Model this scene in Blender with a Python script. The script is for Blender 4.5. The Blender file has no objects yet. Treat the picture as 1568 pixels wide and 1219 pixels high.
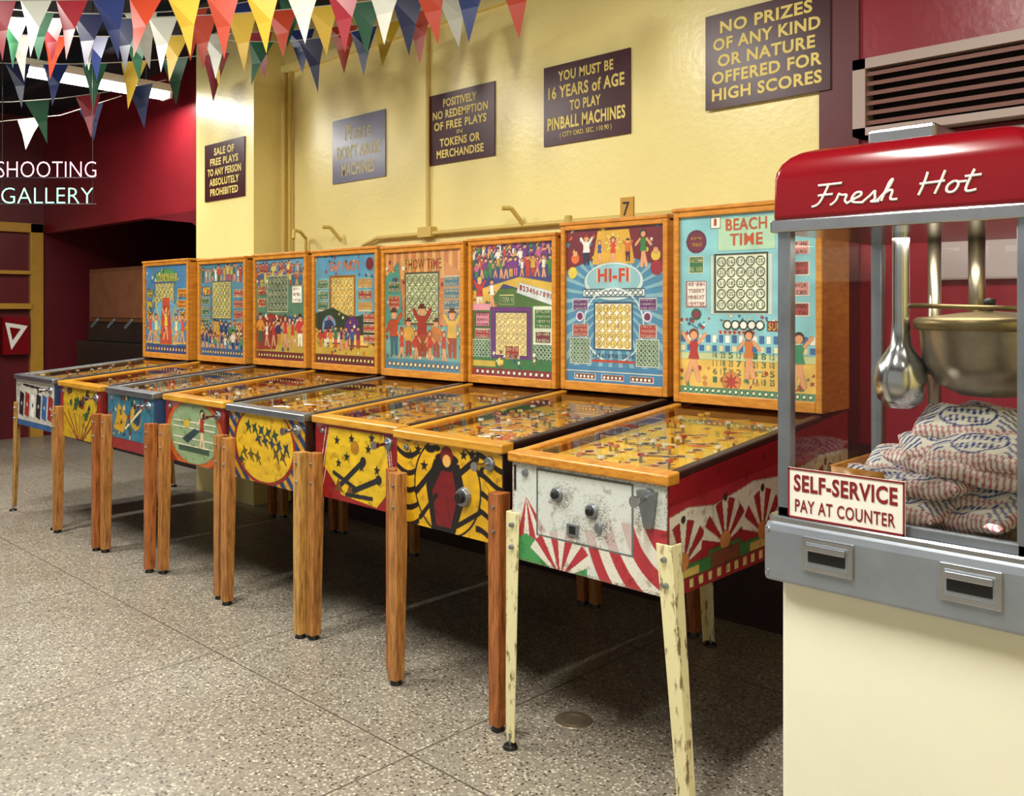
import bpy, bmesh, math, random
import numpy as np
from mathutils import Vector, Matrix
random.seed(7); np.random.seed(7)
S=bpy.context.scene
S.view_settings.view_transform='Standard'
TH=math.radians(43.69); H=1.4; F=1413.0
def P(px,py,D):
    u=(px-800)/F
    return Vector((-math.sin(TH)*D+math.cos(TH)*u*D, math.cos(TH)*D+math.sin(TH)*u*D, H-(py-480)*D/F))
def lin(h):
    h=h.lstrip('#'); o=[]
    for i in (0,2,4):
        c=int(h[i:i+2],16)/255
        o.append(c/12.92 if c<=.04045 else ((c+.055)/1.055)**2.4)
    return tuple(o)
# ---------------------------------------------------------------- materials
MATS={}
def mat(name,col,rough=.5,metal=0,noise=0,nscale=6,bump=0,bscale=40,emit=0,spec=.5,stretch=(1,1,1),col2=None,lo=.32,hi=.62):
    if name in MATS: return MATS[name]
    m=bpy.data.materials.new(name); m.use_nodes=True; nt=m.node_tree; b=nt.nodes['Principled BSDF']
    c=lin(col); b.inputs['Base Color'].default_value=(*c,1); b.inputs['Roughness'].default_value=rough
    b.inputs['Metallic'].default_value=metal; b.inputs['Specular IOR Level'].default_value=spec
    if emit:
        b.inputs['Emission Color'].default_value=(*c,1); b.inputs['Emission Strength'].default_value=emit
    tc=nt.nodes.new('ShaderNodeTexCoord'); mp=nt.nodes.new('ShaderNodeMapping'); mp.inputs['Scale'].default_value=stretch
    nt.links.new(tc.outputs['Object'],mp.inputs['Vector'])
    if noise or col2:
        n=nt.nodes.new('ShaderNodeTexNoise'); n.inputs['Scale'].default_value=nscale; n.inputs['Detail'].default_value=6
        n.inputs['Roughness'].default_value=.65
        r=nt.nodes.new('ShaderNodeValToRGB')
        c2=lin(col2) if col2 else tuple(x*(1-noise) for x in c)
        r.color_ramp.elements[0].color=(*c2,1); r.color_ramp.elements[1].color=(*c,1)
        r.color_ramp.elements[0].position=lo; r.color_ramp.elements[1].position=hi
        nt.links.new(mp.outputs[0],n.inputs['Vector']); nt.links.new(n.outputs[0],r.inputs[0]); nt.links.new(r.outputs[0],b.inputs['Base Color'])
    if bump:
        n=nt.nodes.new('ShaderNodeTexNoise'); n.inputs['Scale'].default_value=bscale
        bp=nt.nodes.new('ShaderNodeBump'); bp.inputs['Strength'].default_value=bump; bp.inputs['Distance'].default_value=.01
        nt.links.new(mp.outputs[0],n.inputs['Vector']); nt.links.new(n.outputs[0],bp.inputs['Height']); nt.links.new(bp.outputs[0],b.inputs['Normal'])
    MATS[name]=m; return m
def attr_mat(name,rough,emit=0,wear=0,spec=.5,coat=0):
    if name in MATS: return MATS[name]
    m=bpy.data.materials.new(name); m.use_nodes=True; nt=m.node_tree; b=nt.nodes['Principled BSDF']
    a=nt.nodes.new('ShaderNodeAttribute'); a.attribute_name='Col'; out=a.outputs['Color']
    if wear:
        tc=nt.nodes.new('ShaderNodeTexCoord'); n=nt.nodes.new('ShaderNodeTexNoise'); n.inputs['Scale'].default_value=25; n.inputs['Detail'].default_value=8
        r=nt.nodes.new('ShaderNodeValToRGB'); r.color_ramp.elements[0].position=.33; r.color_ramp.elements[1].position=.42
        r.color_ramp.elements[0].color=(1-wear,1-wear*1.1,1-wear*1.2,1)
        mx=nt.nodes.new('ShaderNodeMixRGB'); mx.blend_type='MULTIPLY'; mx.inputs[0].default_value=1
        nt.links.new(tc.outputs['Object'],n.inputs['Vector']); nt.links.new(n.outputs[0],r.inputs[0]); nt.links.new(out,mx.inputs[1]); nt.links.new(r.outputs[0],mx.inputs[2]); out=mx.outputs[0]
    nt.links.new(out,b.inputs['Base Color']); b.inputs['Roughness'].default_value=rough; b.inputs['Specular IOR Level'].default_value=spec
    b.inputs['Coat Weight'].default_value=coat
    if emit: nt.links.new(out,b.inputs['Emission Color']); b.inputs['Emission Strength'].default_value=emit
    MATS[name]=m; return m
def glass_mat(name,tint=(1,1,1),ior=1.5,rough=.0):
    m=bpy.data.materials.new(name); m.use_nodes=True; nt=m.node_tree; nt.nodes.clear()
    o=nt.nodes.new('ShaderNodeOutputMaterial'); mx=nt.nodes.new('ShaderNodeMixShader'); t=nt.nodes.new('ShaderNodeBsdfTransparent'); g=nt.nodes.new('ShaderNodeBsdfGlossy'); f=nt.nodes.new('ShaderNodeFresnel')
    f.inputs[0].default_value=ior; g.inputs['Roughness'].default_value=rough; t.inputs[0].default_value=(*tint,1)
    nt.links.new(f.outputs[0],mx.inputs[0]); nt.links.new(t.outputs[0],mx.inputs[1]); nt.links.new(g.outputs[0],mx.inputs[2]); nt.links.new(mx.outputs[0],o.inputs[0])
    return m
M_yel=mat('wall_paint_yellow','#f3e398',.28,noise=.07,nscale=1.2,bump=.12,bscale=30)
M_ochre=mat('ochre_trim','#b88a34',.35,noise=.2)
M_red=mat('wall_paint_red','#94202e',.3,noise=.15,nscale=2,bump=.1,bscale=25)
M_dred=mat('wall_paint_maroon','#5c101a',.4,noise=.2,nscale=2)
M_fred=mat('fascia_red','#7a1620',.4,noise=.2,nscale=2)
M_ceil=mat('ceiling_dark','#141728',.8,noise=.3,nscale=3)
M_black=mat('black_paint','#121214',.4)
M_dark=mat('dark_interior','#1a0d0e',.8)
M_chrome=mat('chrome','#c9ccd0',.2,1,noise=.15,nscale=12)
M_steel=mat('brushed_steel','#9aa1a8',.36,.9,noise=.25,nscale=9)
M_alu=mat('aluminium_apron','#a3abb4',.42,.75,noise=.18,nscale=5)
M_kettle=mat('kettle_steel','#aca290',.3,.9,noise=.35,nscale=7)
M_brass=mat('brass','#94845c',.38,.85,noise=.3,nscale=12)
M_rail=mat('wood_rail_honey','#cc8e2e',.3,col2='#a8661e',nscale=9,stretch=(3,3,12),bump=.05)
M_leg=mat('wood_leg_brown','#b26c34',.4,col2='#703a1a',nscale=10,stretch=(8,8,1),bump=.1)
M_legt=mat('wood_leg_oak','#bc8242',.4,col2='#7a4a22',nscale=10,stretch=(8,8,1),bump=.1)
M_legy=mat('wood_leg_tan','#c89c54',.4,col2='#8a5c28',nscale=10,stretch=(8,8,1),bump=.1)
M_legc=mat('metal_leg_cream','#e0d8a8',.4,col2='#7a6440',nscale=22,stretch=(2,2,.7),lo=.36,hi=.46)
M_box=mat('wood_backbox','#cf8c2e',.36,col2='#ac6c22',nscale=8,stretch=(2,2,8))
M_sign=mat('sign_maroon','#421a22',.3,spec=.35)
M_signglare=mat('sign_glare_grey','#74748a',.22)  # glare on the Please sign, painted into its greyed board and lettering colours
M_stx=mat('sign_yellow_lettering','#e6d070',.5)
M_stxglare=mat('sign_glare_lettering','#c4ba8c',.5)
M_cream=mat('cream_enamel','#f2f0da',.35,noise=.04,nscale=3)
M_hood=mat('red_enamel','#760a14',.2,noise=.08)
M_white=mat('white_plastic','#e8e6dc',.4)
M_mletter=mat('maroon_lettering','#7a141e',.5)
M_pipe=mat('pipe_painted_yellow','#c8ac58',.4)
M_vent=mat('vent_frame','#a8948c',.4); M_slat=mat('vent_slat','#704032',.5); M_vback=mat('vent_back','#1e100c',.7)
M_wallshade=mat('lower_wall_painted_shade','#2c1414',.6)
M_glass=glass_mat('playfield_glass'); M_pane=glass_mat('popcorn_glass',(.96,.97,.95),1.3)
A_art=attr_mat('cabinet_art',.38,0,.4); A_glass=attr_mat('backglass_art',.12,.10,0,.5,.6); A_play=attr_mat('playfield_art',.3,.12); A_bag=attr_mat('bag_print',.4)
# ---------------------------------------------------------------- mesh builder
class MB:
    def __init__(s): s.v=[];s.f=[];s.m=[];s.mats=[]
    def mi(s,m):
        if m not in s.mats: s.mats.append(m)
        return s.mats.index(m)
    def add(s,vs,fs,m):
        o=len(s.v); s.v+= [tuple(x) for x in vs]; i=s.mi(m)
        for f in fs: s.f.append([o+k for k in f]); s.m.append(i)
    def hexa(s,p,m): s.add(p,[(3,2,1,0),(4,5,6,7),(0,1,5,4),(1,2,6,5),(2,3,7,6),(3,0,4,7)],m)
    def box(s,x0,y0,z0,x1,y1,z1,m): s.hexa([(x0,y0,z0),(x1,y0,z0),(x1,y1,z0),(x0,y1,z0),(x0,y0,z1),(x1,y0,z1),(x1,y1,z1),(x0,y1,z1)],m)
    def beam(s,b,t,wb,wt,m,db=None,dt=None):
        db=db or wb; dt=dt or wt
        q=[]
        for c,w,d in ((b,wb,db),(t,wt,dt)):
            for sx,sy in ((-1,-1),(1,-1),(1,1),(-1,1)): q.append((c[0]+sx*w/2,c[1]+sy*d/2,c[2]))
        s.hexa(q,m)
    def cyl(s,p0,p1,r0,r1=None,n=16,m=None):
        r1=r0 if r1 is None else r1; p0=Vector(p0);p1=Vector(p1); a=(p1-p0).normalized()
        u=a.orthogonal().normalized(); w=a.cross(u); vs=[]
        for p,r in ((p0,r0),(p1,r1)):
            for i in range(n):
                t=2*math.pi*i/n; vs.append(p+(u*math.cos(t)+w*math.sin(t))*r)
        s.add(vs,[(i,(i+1)%n,n+(i+1)%n,n+i) for i in range(n)]+[tuple(range(n))[::-1],tuple(range(n,2*n))],m)
    def lathe(s,c,prof,m,n=28):
        vs=[];fs=[]
        for r,z in prof:
            for i in range(n):
                t=2*math.pi*i/n; vs.append((c[0]+r*math.cos(t),c[1]+r*math.sin(t),c[2]+z))
        for j in range(len(prof)-1):
            for i in range(n): fs.append((j*n+i,j*n+(i+1)%n,(j+1)*n+(i+1)%n,(j+1)*n+i))
        s.add(vs,fs,m)
    def loft(s,x0,x1,y0,y1,levels,m):
        vs=[];fs=[];K=8
        for z,ins,rad in levels:
            for cx,cy,a0 in ((x1-ins-rad,y1-ins-rad,0),(x0+ins+rad,y1-ins-rad,90),(x0+ins+rad,y0+ins+rad,180),(x1-ins-rad,y0+ins+rad,270)):
                for k in range(K):
                    a=math.radians(a0+90*k/(K-1)); vs.append((cx+rad*math.cos(a),cy+rad*math.sin(a),z))
        n=4*K
        for j in range(len(levels)-1):
            for i in range(n): fs.append((j*n+i,j*n+(i+1)%n,(j+1)*n+(i+1)%n,(j+1)*n+i))
        fs.append(tuple(range(n))[::-1]); fs.append(tuple(range((len(levels)-1)*n,len(levels)*n))); s.add(vs,fs,m)
    def make(s,name,parent=None,bevel=0,smooth=False,seg=2,fix=True):
        me=bpy.data.meshes.new(name); me.from_pydata(s.v,[],s.f)
        for m in s.mats: me.materials.append(m)
        me.polygons.foreach_set('material_index',s.m)
        if fix:
            bm=bmesh.new(); bm.from_mesh(me); bmesh.ops.recalc_face_normals(bm,faces=bm.faces); bm.to_mesh(me); bm.free()
        ob=bpy.data.objects.new(name,me); S.collection.objects.link(ob)
        if smooth:
            me.polygons.foreach_set('use_smooth',[True]*len(me.polygons))
        if bevel:
            b=ob.modifiers.new('b','BEVEL'); b.width=bevel; b.segments=seg; b.limit_method='ANGLE'
        par(ob,parent); return ob
def par(ob,parent):
    if parent:
        ob.parent=parent; ob.matrix_parent_inverse=Matrix.Translation(-Vector(parent.location))
def empty(name,loc):
    e=bpy.data.objects.new(name,None); e.location=loc; e.empty_display_size=.1; S.collection.objects.link(e); return e
_tc={}
def tmesh(t,off=0.0):
    if (t,off) in _tc: return _tc[(t,off)]
    cu=bpy.data.curves.new('t','FONT'); cu.body=t; cu.align_x='CENTER'; cu.resolution_u=3; cu.offset=off
    if off>0: cu.space_character=1.08
    ob=bpy.data.objects.new('t',cu); S.collection.objects.link(ob)
    dg=bpy.context.evaluated_depsgraph_get(); me=ob.evaluated_get(dg).to_mesh(); me.calc_loop_triangles()
    v=np.array([(p.co.x,p.co.y) for p in me.vertices]); tr=np.array([tuple(x.vertices) for x in me.loop_triangles])
    ob.evaluated_get(dg).to_mesh_clear(); bpy.data.objects.remove(ob)
    mn=v.min(0); mx=v.max(0); v=(v-mn)/np.maximum(mx-mn,1e-6); asp=(mx-mn)[0]/(mx-mn)[1]
    _tc[(t,off)]=(v,tr,asp); return _tc[(t,off)]
def place_text(mb,t,o,ux,uy,w,h,m,slant=0,off=0.0):
    v,tr,_=tmesh(t,off); o=Vector(o);ux=Vector(ux);uy=Vector(uy)
    mb.add([o+ux*(a*w+slant*b*h)+uy*(b*h) for a,b in v],[tuple(x) for x in tr],m)
# ---------------------------------------------------------------- canvas
L=lin
class Cv:
    def __init__(s,w,h,res,bg):
        s.w,s.h=w,h; s.nx=int(w/res)+1; s.ny=int(h/res)+1; s.H=100*h/w
        s.X,s.Y=np.meshgrid(np.linspace(0,100,s.nx),np.linspace(0,s.H,s.ny)); s.a=np.empty((s.ny,s.nx,3)); s.a[:]=L(bg)
    def put(s,m,c): s.a[m]=L(c)
    def rect(s,x0,y0,x1,y1,c): s.put((s.X>=x0)&(s.X<=x1)&(s.Y>=y0)&(s.Y<=y1),c)
    def frame(s,x0,y0,x1,y1,c,f,t=1): s.rect(x0,y0,x1,y1,f); s.rect(x0+t,y0+t,x1-t,y1-t,c)
    def circ(s,x,y,r,c,k=1): s.put((s.X-x)**2+((s.Y-y)/k)**2<=r*r,c)
    def ring(s,x,y,r,t,c): d=np.hypot(s.X-x,s.Y-y); s.put((d<=r)&(d>=r-t),c)
    def line(s,x0,y0,x1,y1,t,c):
        dx,dy=x1-x0,y1-y0; q=np.clip(((s.X-x0)*dx+(s.Y-y0)*dy)/max(dx*dx+dy*dy,1e-6),0,1)
        s.put((s.X-x0-q*dx)**2+(s.Y-y0-q*dy)**2<=t*t/4,c)
    def poly(s,p,c):
        m=np.zeros(s.X.shape,bool); n=len(p)
        for i in range(n):
            x0,y0=p[i]; x1,y1=p[(i+1)%n]
            if y0==y1: continue
            k=((s.Y>=min(y0,y1))&(s.Y<max(y0,y1)))&(s.X<(x1-x0)*(s.Y-y0)/(y1-y0)+x0); m^=k
        s.put(m,c)
    def star(s,x,y,r,c,n=5,i=.42,rot=90):
        s.poly([(x+(r if k%2==0 else r*i)*math.cos(math.radians(rot+k*180/n)),y+(r if k%2==0 else r*i)*math.sin(math.radians(rot+k*180/n))) for k in range(2*n)],c)
    def text(s,t,x,y,w,h,c,off=0.0):
        v,tr,_=tmesh(t,off); p=v*np.array([w,h])+np.array([x,y]); gx=100/(s.nx-1); gy=s.H/(s.ny-1); col=L(c)
        for a,b,d in p[tr]:
            x0=max(int(min(a[0],b[0],d[0])/gx),0); x1=min(int(max(a[0],b[0],d[0])/gx)+2,s.nx); y0=max(int(min(a[1],b[1],d[1])/gy),0); y1=min(int(max(a[1],b[1],d[1])/gy)+2,s.ny)
            if x1<=x0 or y1<=y0: continue
            X=s.X[y0:y1,x0:x1];Y=s.Y[y0:y1,x0:x1]
            def e(p,q): return (q[0]-p[0])*(Y-p[1])-(q[1]-p[1])*(X-p[0])
            e1,e2,e3=e(a,b),e(b,d),e(d,a)
            m=((e1>=0)&(e2>=0)&(e3>=0))|((e1<=0)&(e2<=0)&(e3<=0)); s.a[y0:y1,x0:x1][m]=col
    def ink(s,dark=.35,gamma=1.25,gain=.9,th=.10,seed=0,desat=0):
        l=s.a@np.array([.3,.5,.2]); e=np.zeros_like(l); dx=np.abs(np.diff(s.a,axis=1)).max(-1); dy=np.abs(np.diff(s.a,axis=0)).max(-1)
        e[:,:-1]=dx; e[:-1,:]=np.maximum(e[:-1,:],dy); rs=np.random.RandomState(seed)
        lo=rs.rand(18,15); iy=np.linspace(0,16.99,s.ny); ix=np.linspace(0,13.99,s.nx); y0=iy.astype(int);x0=ix.astype(int); fy=(iy-y0)[:,None]; fx=(ix-x0)[None]
        n=lo[y0][:,x0]*(1-fy)*(1-fx)+lo[y0+1][:,x0]*fy*(1-fx)+lo[y0][:,x0+1]*(1-fy)*fx+lo[y0+1][:,x0+1]*fy*fx
        s.a=np.clip(s.a,0,1)**gamma*gain*(.78+.30*n)[...,None]
        if desat: s.a=s.a*(1-desat)+desat*np.array([.42,.38,.26])*(.5+l)[...,None]
        s.a*=(.93+.14*rs.rand(s.ny,s.nx))[...,None]
        s.a[(e>th)&(l>.06)]*=dark
    def person(s,x,y,h,sk,dr,hair='#3a2418',pose=0):
        k=h/10
        s.line(x,y+4.6*k,x-1.1*k-pose*k*.6,y,1.1*k,sk); s.line(x,y+4.6*k,x+1.1*k,y,1.1*k,sk)
        s.poly([(x-1.3*k,y+4.2*k),(x+1.3*k,y+4.2*k),(x+.8*k,y+6*k),(x+1.3*k,y+7.9*k),(x-1.3*k,y+7.9*k),(x-.8*k,y+6*k)],dr)
        s.line(x-1.2*k,y+7.6*k,x-2.6*k,y+(6 if pose<=0 else 9.4)*k,.8*k,sk); s.line(x+1.2*k,y+7.6*k,x+2.6*k,y+(9.2 if pose>=0 else 6)*k,.8*k,sk)
        s.circ(x,y+9.2*k,1.15*k,hair); s.circ(x,y+8.95*k,.85*k,sk)
    def fig(s,x,y,h,sk,dr,dr2,hair='#3a2418',pose=0):
        k=h/10
        s.poly([(x-1*k,y),(x-.2*k,y),(x,y+4.5*k),(x-1.4*k,y+4.5*k)],dr2); s.poly([(x+.3*k,y),(x+1.3*k,y),(x+1.3*k,y+4.5*k),(x-.1*k,y+4.5*k)],dr2)
        s.poly([(x-1.5*k,y+4.2*k),(x+1.5*k,y+4.2*k),(x+1.2*k,y+7.9*k),(x-1.2*k,y+7.9*k)],dr)
        s.line(x-1.2*k,y+7.4*k,x-2.4*k,y+(5.4 if pose<=0 else 9)*k,1*k,dr); s.line(x+1.2*k,y+7.4*k,x+2.4*k,y+(9 if pose>=0 else 5.4)*k,1*k,dr)
        s.circ(x,y+8.9*k,.95*k,sk); s.rect(x-1.2*k,y+9.4*k,x+1.2*k,y+9.8*k,hair); s.rect(x-.7*k,y+9.5*k,x+.7*k,y+10.4*k,hair)
    def crowd(s,x0,y0,x1,y1,h,pal,seed=1,sk='#dca078'):
        rr=random.Random(seed); y=y1
        while y>y0:
            x=x0+rr.uniform(0,h*.3)
            while x<x1:
                (s.person if rr.random()<.5 else (lambda a,b,c,d,e,pose=0: s.fig(a,b,c,d,e,rr.choice(pal),pose=pose)))(x,y-h*.3+rr.uniform(-1,1),h*rr.uniform(.85,1.15),sk,rr.choice(pal),pose=rr.randint(-1,1)); x+=h*rr.uniform(.32,.5)
            y-=h*.55
    def bits(s,x0,y0,x1,y1,n,pal,seed=1,r=2.4):
        rr=random.Random(seed)
        for i in range(n):
            x=rr.uniform(x0,x1);y=rr.uniform(y0,y1);k=rr.random();c=rr.choice(pal);q=r*rr.uniform(.6,1.3)
            if k<.3: s.star(x,y,q,c,rr.choice([4,5,6]),.45,rr.uniform(0,90))
            elif k<.6: s.circ(x,y,q*.7,c)
            elif k<.8: s.line(x,y,x+rr.uniform(-5,5),y+rr.uniform(-4,4),.9,c)
            else: s.poly([(x,y),(x+q*1.6,y+q*.4),(x+q,y+q*1.5)],c)
    def card(s,x,y,w,bg,fr,cc,ci,num=None,r=.4,seed=1):
        s.frame(x,y,x+w,y+w,bg,fr,w*.035); g=w*.9/5; rr=random.Random(seed)
        for i in range(5):
            for j in range(5):
                cx=x+w*.05+g*(i+.5); cy=y+w*.05+g*(j+.5); s.circ(cx,cy,g*.46,cc); s.circ(cx,cy,g*r,ci)
                if num:
                    t=str(rr.randint(10,25)); s.text(t,cx-g*.22,cy-g*.17,g*.44,g*.34,num)
    def lights(s,x,y,w,n,c,c2,r=1.4):
        for i in range(n):
            cx=x+w*(i+.5)/n; s.circ(cx,y,r,c2); s.circ(cx,y,r*.7,c)
    def scrib(s,x0,y0,x1,y1,c,n=3,rr=random):
        for i in range(n):
            yy=y0+(y1-y0)*(i+.5)/n; t=''.join(rr.choice('AEHIMNORSTXL0158') for _ in range(6)); hh=(y1-y0)/n*.55
            s.text(t,x0+(x1-x0)*.1,yy-hh/2,(x1-x0)*.8,hh,c)
    def panel(s,x0,y0,x1,y1,c,f,tc,n=3): s.frame(x0,y0,x1,y1,c,f,.6); s.scrib(x0,y0,x1,y1,tc,n)
    def mesh(s,name,p00,p10,p01,p11,m,parent=None):
        p=[np.array(q,float) for q in (p00,p10,p01,p11)]; U=(s.X/100)[...,None]; V=(s.Y/s.H)[...,None]
        co=(p[0]*(1-U)*(1-V)+p[1]*U*(1-V)+p[2]*(1-U)*V+p[3]*U*V).reshape(-1,3)
        nx,ny=s.nx,s.ny; idx=np.arange(nx*ny).reshape(ny,nx); q=np.stack([idx[:-1,:-1],idx[:-1,1:],idx[1:,1:],idx[1:,:-1]],-1).reshape(-1)
        me=bpy.data.meshes.new(name); nf=len(q)//4; me.vertices.add(nx*ny); me.vertices.foreach_set('co',co.ravel())
        me.loops.add(len(q)); me.loops.foreach_set('vertex_index',q.astype(np.int32)); me.polygons.add(nf); me.polygons.foreach_set('loop_start',np.arange(0,len(q),4,dtype=np.int32)); me.polygons.foreach_set('loop_total',np.full(nf,4,dtype=np.int32))
        me.update(calc_edges=True); at=me.color_attributes.new('Col','FLOAT_COLOR','POINT')
        c=np.ones((nx*ny,4),np.float32); c[:,:3]=s.a.reshape(-1,3); at.data.foreach_set('color',c.ravel()); me.materials.append(m); me.validate()
        ob=bpy.data.objects.new(name,me); S.collection.objects.link(ob); par(ob,parent); return ob
# ---------------------------------------------------------------- backglasses
SK='#e8a878'
PC=['#c83830','#e8c040','#2c5a9c','#f0ead0','#2c7a50','#d8742c','#7c2c5c']
def bg8(c):
    T=c.H; c.rect(0,0,100,T,'#8accd4')
    c.rect(30,T-24,72,T-2,'#b4d8b8'); c.text('BEACH',36,T-11,30,8,'#c8501c',.02); c.text('TIME',39,T-21,24,8,'#c8501c',.02)
    c.circ(13,T-17,8,'#6d1f4c'); c.circ(13,T-17,6.4,'#7a2844'); c.scrib(8,T-21,18,T-13,'#f0c050',2)
    c.frame(24,T-9,32,T-1,'#f4f0dc','#8a8a70',.5); c.text('1',27,T-7,2,5,'#c03030')
    c.frame(24,T-67,70,T-27,'#c4dcd0','#c4dcd0'); c.card(27,T-66,40,'#e4e8cc','#3c4c44','#2c5444','#e4e8cc','#24483c',.36,3)
    c.panel(7,T-39,19,T-27,'#2f7a4c','#dfe8cc','#f0e8a0',2); c.panel(5,T-62,21,T-44,'#f6f0e4','#c03a40','#c03a40',4); c.circ(13,T-67,4,'#2f6a4c'); c.circ(13,T-67,2.6,'#8a3050')
    for y in (T-20,T-33,T-46,T-59): c.panel(76,y-9,95,y,'#e09890' if int(y)%2 else '#a8403a','#f6f0e4','#5a2030',2)
    c.bits(22,T-72,74,T-68,14,['#b03038','#e8e0b0','#2c6a8c'],4,1.5); c.bits(0,T-90,30,T-70,20,['#f4f4e8','#b03038','#2c6a8c'],5,2)
    c.lights(34,T-74,30,5,'#f4f4e8','#10302a',3.4); c.rect(66,T-78,82,T-71,'#8c2430'); c.text('SUPER',67,T-77,14,4.6,'#f4e070')
    c.lights(30,T-79,28,8,'#b03038','#f0e8d0',1.6)
    for i in range(20):
        c.rect(i*5+.6,T-86,i*5+4,T-81,'#f2f2e6' if i%2 else '#3470a8'); c.rect(i*5+.6,T-92,i*5+4,T-88,'#3470a8' if i%2 else '#e8e0b0')
    c.rect(0,0,100,T-93,'#ecc45c'); c.rect(0,T-98,100,T-93,'#cfd8a0')
    for i in range(9):
        for j in range(4): c.text(str((i*7+j*5)%25+1),26+i*6,8+j*5.6,3.4,4,'#2c7a5a',.01)
    c.bits(0,5,100,18,30,['#d88a4c','#b8382c','#e8e0b0','#3c8a6a'],8,2)
    c.person(11,T-112,34,SK,'#b8282c','#8a3418',1); c.person(53,T-108,30,SK,'#d87a20','#5a2c18',-1); c.person(88,T-112,33,SK,'#2c9a6a','#2a1a14',0)
    c.circ(40,9,7,'#d88a4c'); c.star(40,9,6,'#b8382c',8)
    c.rect(0,0,100,4.5,'#5aa07c'); c.lights(2,2.3,96,22,'#e8f0c8','#2c5a44',1.6)
def bg7(c):
    T=c.H; c.rect(0,0,100,T,'#4690b4')
    d=np.arctan2(c.Y-T*.55,c.X-50); c.put((np.sin(d*34)>0.2),'#84b8c8')
    c.poly([(0,T),(100,T),(100,T-34),(72,T-26),(50,T-36),(28,T-26),(0,T-34)],'#7a1634')
    c.bits(0,T-24,100,T,34,['#e8c838','#d85c30','#e8e0c8','#3c8ab0'],6,2.6)
    c.poly([(28,T-30),(34,T-2),(66,T-2),(72,T-30)],'#e0b038'); c.star(50,T-12,11,'#f0d860',8); c.star(50,T-12,6,'#d85030',8)
    c.person(50,T-30,22,SK,'#e03838','#6a2a18',1); c.fig(22,T-30,25,SK,'#e8e8e0','#24304c','#b02c2c',1); c.person(80,T-32,28,SK,'#2c8a48','#3a2418',-1); c.person(36,T-28,18,SK,'#2c5a9c','#c88030',-1); c.fig(65,T-28,18,SK,'#d87030','#5c2040','#24202c',1)
    for x,cc in ((10,'#e0702c'),(92,'#e8c43c')): c.circ(x,T-24,4.5,cc); c.circ(x,T-20,2.4,SK)
    c.circ(50,T-44,30,'#d0e8e8',.52); c.circ(50,T-43,27,'#98ccd4',.48); c.text('HI-FI',33,T-45,34,12,'#f0e8c0',.05); c.text('HI-FI',34,T-44.5,32,11,'#d03c24',.03)
    c.circ(93,T-34,6,'#a02040'); c.circ(7,T-36,5,'#e8d040')
    c.frame(18,T-57,82,T-50,'#cfe4e4','#1c4460',.7); c.lights(20,T-53.5,60,12,'#eef6f0','#1c3450',2.3)
    c.ring(50,T-80,31,1.4,'#dff0ee'); c.card(30,T-101,40,'#f6eed0','#2c5878','#c89840','#f4dc70','#3c3c60',.38,7)
    for x in (7,76):
        c.panel(x,T-68,x+17,T-58,'#6c2c74','#dce8f0','#f0d8e8',3); c.circ(x+8,T-73,4.4,'#e8e0f0'); c.circ(x+8,T-73,3,'#7a2a60')
        c.panel(x,T-90,x+17,T-79,'#b83c40','#f4e4dc','#f6ecc0',3)
        c.card(x-3,T-113,22,'#2c6a4c','#e8f0dc','#e8f0dc','#4c9864',None,.3)
    c.rect(0,0,100,13,'#3c88b4'); c.rect(0,8.5,100,9.3,'#f0f0e0')
    for i in range(13): c.text(str(i+3),28+i*3.4,T-107,2.4,3.2,'#102440',.01)
    c.rect(28,T-111,72,T-109,'#c84030')
    for i in range(3): c.frame(9+i*29,2,32+i*29,7,'#b03040','#f0f0e0',.7); c.lights(10+i*29,4.5,20,5,'#f4ecd8','#4a1424',1.9)
def bg6(c):
    T=c.H; c.rect(0,0,100,T,'#4c7434'); c.rect(0,T-40,100,T,'#3c4484')
    c.crowd(0,T-34,100,T-6,17,['#d8a828','#c83c28','#e8e8e0','#7a2c8a','#3c8a40','#d06090'],4)
    c.poly([(0,T-58),(22,T-52),(40,T-36),(100,T-50),(100,T-36),(60,T-30),(0,T-42)],'#dcb844')
    c.poly([(56,T-44),(100,T-56),(100,T-44),(60,T-35)],'#d8e0e0')
    for i in range(10): c.text(str(i+1),60+i*4,T-42-i*.9,3,4.6,'#b02828',.02)
    c.fig(9,T-60,30,SK,'#c82828','#e8e0c8','#e8c040',1); c.person(25,T-56,24,SK,'#f4f0e0','#3a2418',-1); c.bits(0,T-60,40,T-40,18,PC,9,2)
    c.panel(35,T-55,53,T-46,'#1c6a3c','#f0e8a0','#f0e8a0',1)
    c.rect(24,T-106,74,T-57,'#6c2c80'); c.card(29,T-102,41,'#ecdca0','#5c2468','#d0a048','#f4e49c','#5c2468',.38,5)
    c.rect(0,T-60,23,T-54,'#e8a0b0'); c.panel(3,T-86,23,T-77,'#b02840','#f0dcd0','#f4e8c0',2); c.panel(4,T-75,22,T-62,'#e090a4','#7c1c3c','#6c142c',3)
    c.rect(76,T-90,100,T-56,'#d8e4c8'); c.panel(78,T-76,98,T-59,'#2c7a40','#e4ecd8','#f0f0c0',4); c.panel(79,T-89,97,T-78,'#7c2440','#e4ecd8','#f0f0c0',2)
    c.card(0,T-111,24,'#24583c','#e8f0dc','#d0e8c8','#3c7454',None,.28); c.card(76,T-113,24,'#24583c','#e8f0dc','#d0e8c8','#3c7454',None,.28)
    c.rect(0,0,100,16,'#2c7a44'); c.rect(0,8,30,14,'#c8b040'); c.circ(36,13,4,'#e8d060'); c.panel(42,16,60,28,'#a82030','#f0e8a0','#f0e8a0',2); c.bits(24,9,80,22,22,PC,3,2.2)
    c.rect(0,0,100,7,'#98202c'); c.lights(3,3.5,94,14,'#f0ecd8','#4a1020',2.3)
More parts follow.
